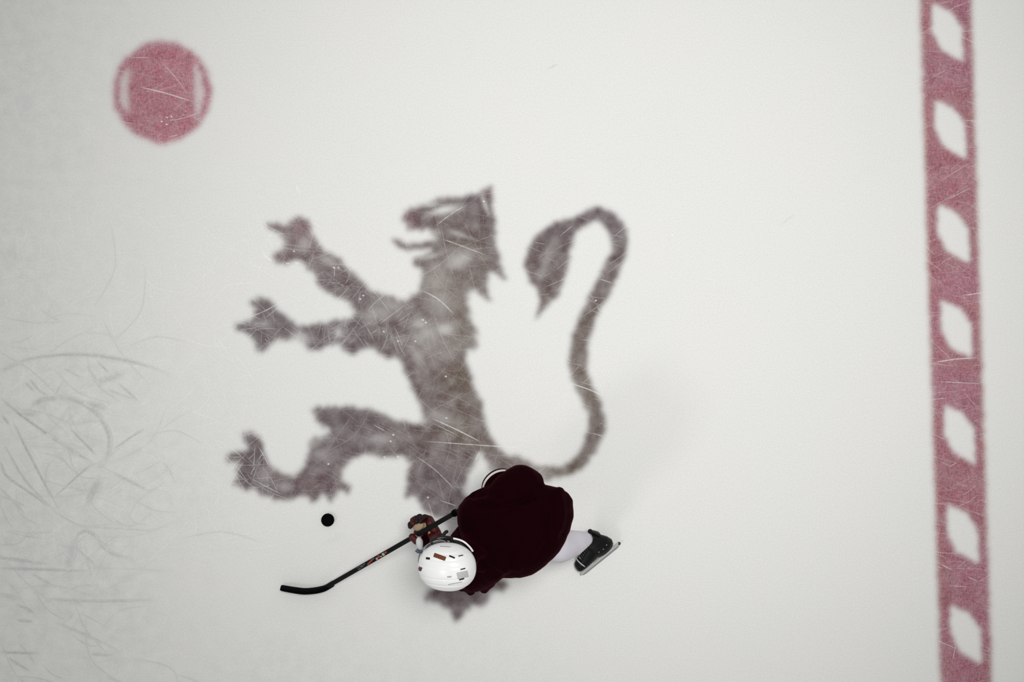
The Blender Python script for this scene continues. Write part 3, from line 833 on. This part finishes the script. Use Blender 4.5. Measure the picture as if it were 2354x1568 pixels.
for pts, w, dp in [([(1105,1160),(1150,1163),(1190,1155),(1225,1142)], 5, .016), ([(1085,1138),(1120,1132),(1150,1140)], 6, .010),
                   ([(1140,1150),(1165,1170)], 6, -.010), ([(1235,1120),(1255,1150),(1262,1200)], 9, .008), ([(1285,1130),(1290,1180),(1280,1240)], 7, -.009),
                   ([(1270,1135),(1272,1190),(1255,1260)], 5, .008), ([(1180,1280),(1178,1318)], 7, .014), ([(1160,1322),(1200,1300)], 6, -.008),
                   ([(1110,1295),(1140,1320),(1165,1325)], 6, .012), ([(1105,1270),(1150,1290)], 6, -.008), ([(1070,1180),(1075,1220)], 7, .008),
                   ([(1200,1180),(1215,1240),(1205,1290)], 10, .006), ([(1240,1280),(1290,1230)], 7, .008), ([(1110,1200),(1150,1230)], 9, .006)]:
    crease(pts, w, dp * 1.7)
wr_ = np.array([mn.noise(Vector((float(c[0]) * 9, float(c[1]) * 9, float(c[2]) * 5))) * .006 + mn.noise(Vector((float(c[0]) * 26, float(c[1]) * 26, float(c[2]) * 14 + 9))) * .0022 for c in co])
co = co + (nn * wr_[:, None]).astype(np.float32)
jm.vertices.foreach_set('co', co.ravel()); jm.update()
jersey = put('jersey', jm, M_JERSEY, person)
jersey['label'] = 'loose dark maroon jersey with creased sleeves'
# cuff of the right sleeve: white ring and maroon hem, the forearm pointing down
def arc_band(name, pts, r, mat, parent):
    bm = bmesh.new(); add_tube(bm, catmull(pts, 6), r, 10, flat=2.2); return put(name, bm_mesh(name, bm), mat, parent)
bm = bmesh.new()
CU = P(1150, 1119, .84)
cax = Vector((-.38, .45, -.80)).normalized(); ca, cb = frame_of(cax)
def ringband(name, t0, t1, r0, r1, mat, parent, off=Vector((0, 0, 0))):
    bm = bmesh.new()
    add_tube(bm, [CU + cax * (t0 + (t1 - t0) * k / 4) + off for k in range(5)], [r0 + (r1 - r0) * k / 4 for k in range(5)], 40)
    return put(name, bm_mesh(name, bm), mat, parent)
ringband('sleeve_cuff', -.045, .003, .080, .0955, M_JERSEY, jersey)
o = ringband('cuff_stripe', .003, .018, .0955, .0985, M_WHITE_KNIT, jersey); o['label'] = 'white stripe round the maroon cuff'
ringband('cuff_hem', .018, .030, .0975, .0975, M_JERSEY, jersey)

# --- pants and socks
bm = bmesh.new()
chain(bm, [(HIP + Vector((-.01, .03, 0)), .135), (HIP + Vector((0, -.03, 0)), .135)])
for hp, kn, r0, r1 in ((HIPR, KNEE_R, .125, .095), (HIPL, KNEE_L, .115, .085)):
    chain(bm, [(hp, r0), (hp.lerp(kn, .8 if kn is KNEE_R else .3), r1)])
put('pants', fused('pants', bm, .009, 5), M_PANTS, person)
def sock(kn, an, r0=.078, up=None):
    bm = bmesh.new()
    ax = (an - kn)
    pts = [kn - ax * .12 + ax * 1.12 * k / 12 for k in range(13)]
    if up is not None: pts[0] = kn + (up - kn) * .62; pts[1] = kn + (up - kn) * .12
    rad = [r0 * v for v in (.9, 1.05, 1.08, 1.02, .96, .95, .95, .92, .84, .75, .66, .58, .53)]
    add_tube(bm, pts, rad, 28)
    me = bm_mesh('sock', bm)
    for v in me.vertices: v.co += v.normal * .004 * mn.noise(v.co * 22)
    o = put('sock', me, M_SOCK, person); return o
s1_ = sock(KNEE_L, ANK_L + (ANK_L - KNEE_L).normalized() * -.01, up=HIPL); s1_['label'] = 'pale lavender grey knit sock on the stretched leg'
sock(KNEE_R, ANK_R)

# --- skates
def skate(origin, toe, up, name='skate', tip=None):
    """origin: middle of the sole; local x = side, y = toe, z = up the leg"""
    Y = toe.normalized(); Z = (up - Y * up.dot(Y)).normalized(); X = Y.cross(Z).normalized()
    def T(x, y, z): return origin + X * x + Y * y + Z * z
    # boot: rings from toe to heel up through the ankle
    bm = bmesh.new()
    secs = [(.138, .012, .020, .034), (.128, .004, .034, .052), (.105, .0, .042, .066), (.070, .0, .044, .080), (.030, .0, .041, .096), (-.005, .0, .038, .110)]
    rings = []
    for y, z0, hw, z1 in secs:
        ring = []
        for k in range(20):
            t = 2 * math.pi * k / 20; cx, cz = math.cos(t), math.sin(t)
            w = hw * (abs(cx) ** .75) * (1 if cx > 0 else -1)
            zz = (z0 + z1) / 2 + (z1 - z0) / 2 * (abs(cz) ** .8) * (1 if cz > 0 else -1)
            ring.append(bm.verts.new(T(w * (1 - .25 * max(0, cz)), y, zz)))
        rings.append(ring)
    for a, b_ in zip(rings, rings[1:]):
        for k in range(20): bm.faces.new((a[k], a[(k + 1) % 20], b_[(k + 1) % 20], b_[k]))
    bm.faces.new(rings[0]); bm.faces.new(rings[-1][::-1])
    # heel and ankle stack
    st = [(-.060, .0, .066, .036), (-.062, .03, .072, .040), (-.058, .07, .066, .038), (-.046, .10, .058, .036), (-.036, .13, .053, .037), (-.026, .148, .050, .038)]
    rings = []
    for yc, z, ly, lx in st:
        rings.append([bm.verts.new(T(lx * math.cos(2 * math.pi * k / 24), yc + ly * math.sin(2 * math.pi * k / 24), z - ly * math.sin(2 * math.pi * k / 24) * max(0, (z - .07) * 6.5))) for k in range(24)])
    for a, b_ in zip(rings, rings[1:]):
        for k in range(24): bm.faces.new((a[k], a[(k + 1) % 24], b_[(k + 1) % 24], b_[k]))
    bm.faces.new(rings[0][::-1]); bm.faces.new(rings[-1])
    boot = put(name, fused(name, bm, .0045, 4), M_BOOT, person)
    # tendon guard
    bm = bmesh.new()
    g = catmull([T(0, -.094, .13), T(0, -.084, .158), T(0, -.076, .178), T(0, -.068, .194)], 5)
    add_tube(bm, g, [.030 - .0012 * k for k in range(len(g))], 14, ref=Y, flat=.35)
    add_sphere(bm, g[-1], (.014, .014, .014), 12, 8)
    put('tendon_guard', bm_mesh('tendon_guard', bm), M_BOOT, boot)
    bm = bmesh.new()
    g = catmull([T(0, .048, .096), T(0, .034, .120), T(0, .028, .142)], 5)
    add_tube(bm, g, [.024 + .001 * k for k in range(len(g))], 14, ref=X, flat=.3)
    o = put('tongue', bm_mesh('tongue', bm), M_BOOT, boot)
    bm = bmesh.new(); add_tube(bm, [T(.020, .018, .130), T(.006, .026, .140), T(-.012, .026, .138)], .006, 10)
    o = put('tongue_lining', bm_mesh('tongue_lining', bm), M_GREEN, boot); o['label'] = 'green lining'
    # laces
    ml = simple('dark_lace', rgb(70, 74, 72), .9)
    for k in range(7):
        bm = bmesh.new()
        y = .078 - .013 * k; z = .084 + .0065 * k
        add_tube(bm, [T(-.024, y, z - .008), T(-.010, y - .004, z + .006), T(.010, y + .004, z + .006), T(.024, y, z - .008)], .0022, 6)
        put('lace', bm_mesh('lace', bm), ml, boot)
    # pale trim loop on the toe cap
    bm = bmesh.new(); pts = []
    for k in range(13):
        t = math.pi * (k / 12) ; pts.append(T(.040 * math.cos(t), .088 + .010 * math.sin(t), .034 + .042 * math.sin(t) ** .8))
    add_tube(bm, pts, .0036, 8)
    pts2 = [T(.040 * math.cos(t), .074 + .004 * math.sin(t), .034 + .046 * math.sin(t) ** .8) for t in [math.pi * k / 12 for k in range(1, 8)]]
    add_tube(bm, pts2, .0028, 8)
    o = put('toe_trim', bm_mesh('toe_trim', bm), M_LACE, boot); o['label'] = 'pale grey trim over the toe cap'
    # heel glint rivets
    for q in ((.0385, -.06, .05), (.0385, -.03, .055), (.038, -.09, .06)):
        for sx in (-1, 1):
            bm = bmesh.new(); add_sphere(bm, T(q[0] * sx, q[1], q[2]), .004, 8, 6)
            put('rivet', bm_mesh('rivet', bm), M_STEEL, boot)
    # holder: two towers and a bridge
    bm = bmesh.new()
    def box(pts8):
        v = [bm.verts.new(T(*p)) for p in pts8]
        for f in ((0,1,2,3),(7,6,5,4),(0,4,5,1),(1,5,6,2),(2,6,7,3),(3,7,4,0)): bm.faces.new([v[i] for i in f])
    def tower(ya, yb, yc, yd):
        box([(-.022,ya,.004),(.022,ya,.004),(.022,yb,.004),(-.022,yb,.004),(-.006,yc,-.036),(.006,yc,-.036),(.006,yd,-.036),(-.006,yd,-.036)])
    tower(.030, .118, .045, .110); tower(-.112, -.030, -.118, -.040)
    box([(-.006,-.150,-.026),(.006,-.150,-.026),(.006,.140,-.026),(-.006,.140,-.026),(-.005,-.146,-.042),(.005,-.146,-.042),(.005,.136,-.042),(-.005,.136,-.042)])
    bmesh.ops.bevel(bm, geom=bm.edges[:], offset=.0015, segments=2, affect='EDGES')
    holder = put('blade_holder', bm_mesh('blade_holder', bm), M_HOLDER, boot, smooth=False)
    holder['label'] = 'grey white blade holder'
    # steel runner
    bm = bmesh.new(); prof = []
    for k in range(17):
        t = k / 16; y = -.152 + .297 * t
        zb = -.058 + .020 * max(0, (t - .9) / .1) ** 2 + .016 * max(0, (.1 - t) / .1) ** 2 
        prof.append((y, zb))
    low = [[bm.verts.new(T(s * .0015, y, z)) for y, z in prof] for s in (-1, 1)]
    top = [[bm.verts.new(T(s * .0015, y, -.038)) for y, z in prof] for s in (-1, 1)]
    for k in range(16):
        bm.faces.new((low[0][k], low[0][k + 1], top[0][k + 1], top[0][k])); bm.faces.new((low[1][k + 1], low[1][k], top[1][k], top[1][k + 1]))
        bm.faces.new((low[0][k + 1], low[0][k], low[1][k], low[1][k + 1])); bm.faces.new((top[0][k], top[0][k + 1], top[1][k + 1], top[1][k]))
    bm.faces.new((low[0][0], top[0][0], top[1][0], low[1][0])); bm.faces.new((low[0][16], low[1][16], top[1][16], top[0][16]))
    put('runner', bm_mesh('runner', bm), M_STEEL, boot, smooth=False)
    bm = bmesh.new(); add_sphere(bm, T(0, -.150, -.036), (.010, .010, .010), 12, 8)
    put('heel_cap', bm_mesh('heel_cap', bm), M_BLACK, boot)
    zmin = min((T(s * .0015, y, z)).z for y, z in prof for s in (-1, 1))
    return T, zmin, boot
# stretched left skate, leaning on its inner edge
toeL = Vector((-.78, -.63, 0)); perp = Vector((-.63, .78, 0))
upL = perp * 1.0 + Vector((0, 0, .80))
orgL = P(1371, 1279, .046)
_t, zm, _b = skate(orgL, toeL, upL); None
skate(Vector((-.01, -1.04, .0615)), Vector((-1, .12, 0)), Vector((.02, .05, 1)))

# --- gloves
def glove(O, wristdir, flip=1):
    def g(a, n_, z): return GL(a, n_, z, O) if flip > 0 else GL(a, z, -n_, O)
    bm = bmesh.new()
    for aa in (-.040, -.013, .013, .040):
        chain(bm, [(g(aa, -.050, -.045), .028), (g(aa * 1.05, .035, -.050), .026)], 14)
    chain(bm, [(g(-.050, -.03, -.035), .030), (g(-.060, .005, -.030), .026)], 14)
    chain(bm, [(g(.050, -.03, -.035), .026), (g(.052, .02, -.030), .022)], 14)
    root = put('glove', fused('glove', bm, .006, 4), M_GLOVE, person)
    # four fingers curling up round the far side of the shaft
    for i, (aa, ln) in enumerate(((-.046, .000), (-.016, .013), (.014, .010), (.042, -.006))):
        bm = bmesh.new()
        k1 = g(aa, .045, -.050); k2 = g(aa, .068 + ln, -.030); k3 = g(aa, .070 + ln, .002); k4 = g(aa * .96, .060 + ln * .6, .016)
        chain(bm, [(k1, .018), (k2, .0175), (k3, .0165), (k4, .0145)], 12)
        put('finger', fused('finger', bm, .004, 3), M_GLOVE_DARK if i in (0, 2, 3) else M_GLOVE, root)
    bm = bmesh.new()
    chain(bm, [(g(-.040, -.050, -.025), .025), (g(-.066, -.026, .010), .024), (g(-.068, .006, .022), .020)], 12)
    put('thumb', fused('thumb', bm, .004, 3), M_GLOVE, root)
    # tan palm panels
    bm = bmesh.new()
    add_sphere(bm, g(-.008, .022, -.028), (.046, .020, .008), 20, 10, Matrix((GA, GN, GZ)).transposed().to_4x4())
    add_sphere(bm, g(-.014, .038, -.008), (.040, .026, .016), 20, 10, Matrix((GA, GN, GZ)).transposed().to_4x4())
    put('palm_panel', bm_mesh('palm_panel', bm), M_PALM, root)['label'] = 'tan leather palm'
    bm = bmesh.new()
    add_tube(bm, catmull([g(-.066, .020, .018), g(-.035, -.024, .004), g(-.014, -.040, -.004), (g(.008, -.038, -.006)), g(.036, -.020, -.006)], 5), .0065, 8, flat=.6)
    put('tan_piping', bm_mesh('tan_piping', bm), M_PALM, root)
    # flared cuff
    wd = wristdir.normalized()
    base = g(0, -.055, -.045)
    bm = bmesh.new()
    add_tube(bm, [base, base + wd * .03, base + wd * .06, base + wd * .085], [.046, .050, .054, .057], 24)
    cuff = put('cuff', bm_mesh('cuff', bm), M_GLOVE, root)
    return root, g, wd, base
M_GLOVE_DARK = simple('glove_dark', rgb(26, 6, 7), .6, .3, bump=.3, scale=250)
wdL = EL_L - WRIST_L
gl, g, wd, base = glove(HAND_L, wdL)
bm = bmesh.new()
add_sphere(bm, P(965, 1249, HAND_L.z + .022), (.021, .036, .022), 18, 10, Matrix.Rotation(.2, 4, 'Z'))
put('cuff_patch', bm_mesh('cuff_patch', bm), simple('white_vinyl', rgb(214, 214, 216), .5), gl)['label'] = 'white cuff patch'
glove(HAND_R, EL_R - HAND_R, -1)

# --- helmet
HC = P(1028, 1303, 1.37)
def Rdir(d):
    x, y, z = abs(d[0]) / .121, abs(d[1]) / .150, abs(d[2]) / .118
    n = 2.25
    rr = (x ** n + y ** n + z ** n) ** (-1 / n)
    if d[2] > -.1:
        lx = d[0] * rr
        for q, dp in ((.030, .0022), (-.030, .0022), (.066, .0030), (-.066, .0030), (-.093, .0025), (.093, .0025)):
            rr -= dp * math.exp(-((lx - q - .08 * (d[1] * rr) ** 2) / .0035) ** 2) * min(1, max(0, (.16 - abs(d[1] * rr)) / .05))
    return rr
HR = HM.to_3x3()
def hel(lx, ly, lz): return HC + HR @ Vector((lx, ly, lz))
def shell(name, off, thick, tmax, mat, parent, nu=144, nt_=60, amin=0, amax=2 * math.pi, tmin=0.0):
    bm = bmesh.new(); closed = (amax - amin) > 6.28
    cols = nu if closed else nu + 1
    outer, inner = [], []
    for j in range(nt_ + 1):
        ro, ri = [], []
        for i in range(cols):
            ph = amin + (amax - amin) * i / nu
            th0 = tmin(ph) if callable(tmin) else tmin
            th = th0 + (tmax(ph) - th0) * j / nt_
            d = Vector((math.sin(th) * math.sin(ph), math.sin(th) * math.cos(ph), math.cos(th)))
            R_ = Rdir(d) + off
            ro.append(bm.verts.new(HC + HR @ (d * R_))); ri.append(bm.verts.new(HC + HR @ (d * (R_ - thick))))
        outer.append(ro); inner.append(ri)
    for j in range(nt_):
        for i in range(nu):
            k = (i + 1) % cols
            bm.faces.new((outer[j][i], outer[j][k], outer[j + 1][k], outer[j + 1][i]))
            bm.faces.new((inner[j][i], inner[j + 1][i], inner[j + 1][k], inner[j][k]))
    for i in range(nu):
        k = (i + 1) % cols
        bm.faces.new((outer[-1][i], outer[-1][k], inner[-1][k], inner[-1][i]))
        if not closed or tmin != 0.0: bm.faces.new((outer[0][k], outer[0][i], inner[0][i], inner[0][k]))
    if not closed:
        for j in range(nt_):
            bm.faces.new((outer[j][0], outer[j + 1][0], inner[j + 1][0], inner[j][0]))
            bm.faces.new((outer[j + 1][-1], outer[j][-1], inner[j][-1], inner[j + 1][-1]))
    bmesh.ops.remove_doubles(bm, verts=bm.verts, dist=1e-5)
    return put(name, bm_mesh(name, bm), mat, parent)
def rim(ph):   # polar angle of the shell edge: short over the face, long over ears and nape
    f = math.cos(ph)
    return math.radians(94 + 16 * (1 - f) / 2 + 10 * math.exp(-((abs(math.atan2(math.sin(ph), math.cos(ph))) - 1.7) / .5) ** 2))
helmet = shell('helmet', 0, .012, rim, M_SHELL, person)
helmet['label'] = 'white ridged hockey helmet with black vents'
shell('foam_liner', -.014, .008, lambda p: rim(p) - .06, M_FOAM, helmet, 72, 20)

def unproject(px, py):
    """local shell x, y seen at a pixel of the photograph"""
    o_ = Vector((0, 0, CAM_H)); d = (P(px, py, 1.4) - o_).normalized()
    t = CAM_H - 1.62
    for _ in range(900):
        q = HR.transposed() @ (o_ + d * t - HC)
        if q.length < .35 and q.length < Rdir(q.normalized()): break
        t += .0006
    return q
def patch(name, px, py, lpx, wpx, ang, mat, lift=.0012, th=.0016, nseg=8):
    """small plate following the shell; size and angle as in the photograph"""
    bm = bmesh.new(); a = math.radians(ang); top = []; bot = []
    for i in range(nseg + 1):
        ra, rb = [], []
        for j in range(4):
            u_ = (i / nseg - .5) * lpx; v_ = (j / 3 - .5) * wpx
            q = unproject(px + u_ * math.cos(a) - v_ * math.sin(a), py + u_ * math.sin(a) + v_ * math.cos(a))
            d = q.normalized(); R_ = Rdir(d)
            ra.append(bm.verts.new(HC + HR @ (d * (R_ + lift)))); rb.append(bm.verts.new(HC + HR @ (d * (R_ + lift - th))))
        top.append(ra); bot.append(rb)
    for i in range(nseg):
        for j in range(3):
            bm.faces.new((top[i][j], top[i + 1][j], top[i + 1][j + 1], top[i][j + 1])); bm.faces.new((bot[i][j], bot[i][j + 1], bot[i + 1][j + 1], bot[i + 1][j]))
        bm.faces.new((top[i][0], bot[i][0], bot[i + 1][0], top[i + 1][0])); bm.faces.new((top[i][3], top[i + 1][3], bot[i + 1][3], bot[i][3]))
    bm.faces.new([top[0][k] for k in range(4)] + [bot[0][k] for k in (3, 2, 1, 0)])
    bm.faces.new([top[-1][k] for k in (3, 2, 1, 0)] + [bot[-1][k] for k in range(4)])
    return put(name, bm_mesh(name, bm), mat, helmet, smooth=False)
M_BROWN = simple('brown_vent_hair', rgb(118, 66, 40), .7, .2, vary=.3, scale=300)
M_GREYL = simple('grey_print', rgb(168, 168, 166), .6)
patch('vent', 984, 1284, 9, 5, 8, M_BLACK)
patch('vent', 1011, 1280.5, 28, 9.5, 20, M_BLACK)
patch('vent_hair', 1011, 1280.5, 26, 7.5, 20, M_BROWN, .0020, .001)['label'] = 'brown showing through the vent'
patch('vent', 1039, 1280.5, 14, 3.5, 22, M_BLACK)
patch('vent', 1059, 1277.5, 11, 2.2, -12, M_BLACK)
patch('vent', 1064, 1308, 11, 2.6, -14, M_BLACK)
patch('vent', 1061, 1331.5, 12, 3, -15, M_BLACK)
patch('vent', 966, 1308, 8, 9, 20, simple('front_badge', rgb(96, 52, 74), .6))
for k in range(5):
    patch('size_label', 1062 + .6 * k, 1315.5 + 3.0 * k, 26, 1.9, -12, M_GREYL)
patch('vent', 1033, 1326, 10, 3, -5, M_GREYL)
for pts in [((1012, 1256), (1035, 1257.5)), ((1030, 1344), (1062, 1338))]:
    (xa, ya), (xb, yb) = pts
    patch('groove', (xa + xb) / 2, (ya + yb) / 2, math.hypot(xb - xa, yb - ya), 1.6, math.degrees(math.atan2(yb - ya, xb - xa)), M_GREYL, .0008)
# black padding and white ear guard on the right side, dark visor over the face
shell('ear_padding', .002, .016, lambda p: rim(p) + .22, M_BLACK, helmet, 60, 10, .55, 2.3, lambda p: rim(p) - .02)
shell('ear_padding', .002, .016, lambda p: rim(p) + .22, M_BLACK, helmet, 60, 10, -2.3, -.55, lambda p: rim(p) - .02)
M_VIS, nt, b = material('smoked_visor')
b.inputs['Base Color'].default_value = (.75, .78, .80, 1); b.inputs['Roughness'].default_value = .08
b.inputs['Transmission Weight'].default_value = .92; b.inputs['IOR'].default_value = 1.15
shell('visor', .016, .003, lambda p: rim(p) + .55, M_VIS, helmet, 60, 14, -1.15, 1.15, lambda p: rim(p) - .05)
def strap(name, pts, r, mat, flat=.5):
    bm = bmesh.new(); c_ = catmull(pts, 6); add_tube(bm, c_, r, 10, flat=flat); return put(name, bm_mesh(name, bm), mat, helmet)
strap('ear_guard', [P(1042,1238,1.33), P(1055,1241,1.34), P(1068,1247,1.345), P(1080,1258,1.34), P(1087,1268,1.33)], .0052, M_SHELL)['label'] = 'white ear guard'
strap('ear_guard_gap', [P(1044,1246,1.35), P(1056,1250,1.36), P(1066,1257,1.365), P(1074,1265,1.36)], .008, M_BLACK)
strap('chin_strap', [P(990,1248,1.30), P(1005,1239,1.28), P(1028,1237,1.28), P(1045,1243,1.30)], .012, M_BLACK)
strap('visor_clip', [P(1018,1232,1.27), P(1024,1224,1.26), P(1028,1222,1.25)], .009, M_BLACK, 1)
strap('chin_strap', [P(957,1264,1.30), P(962,1268,1.30), P(970,1268,1.31)], .010, simple('blue_grey_plastic', rgb(70, 78, 92), .4), .7)
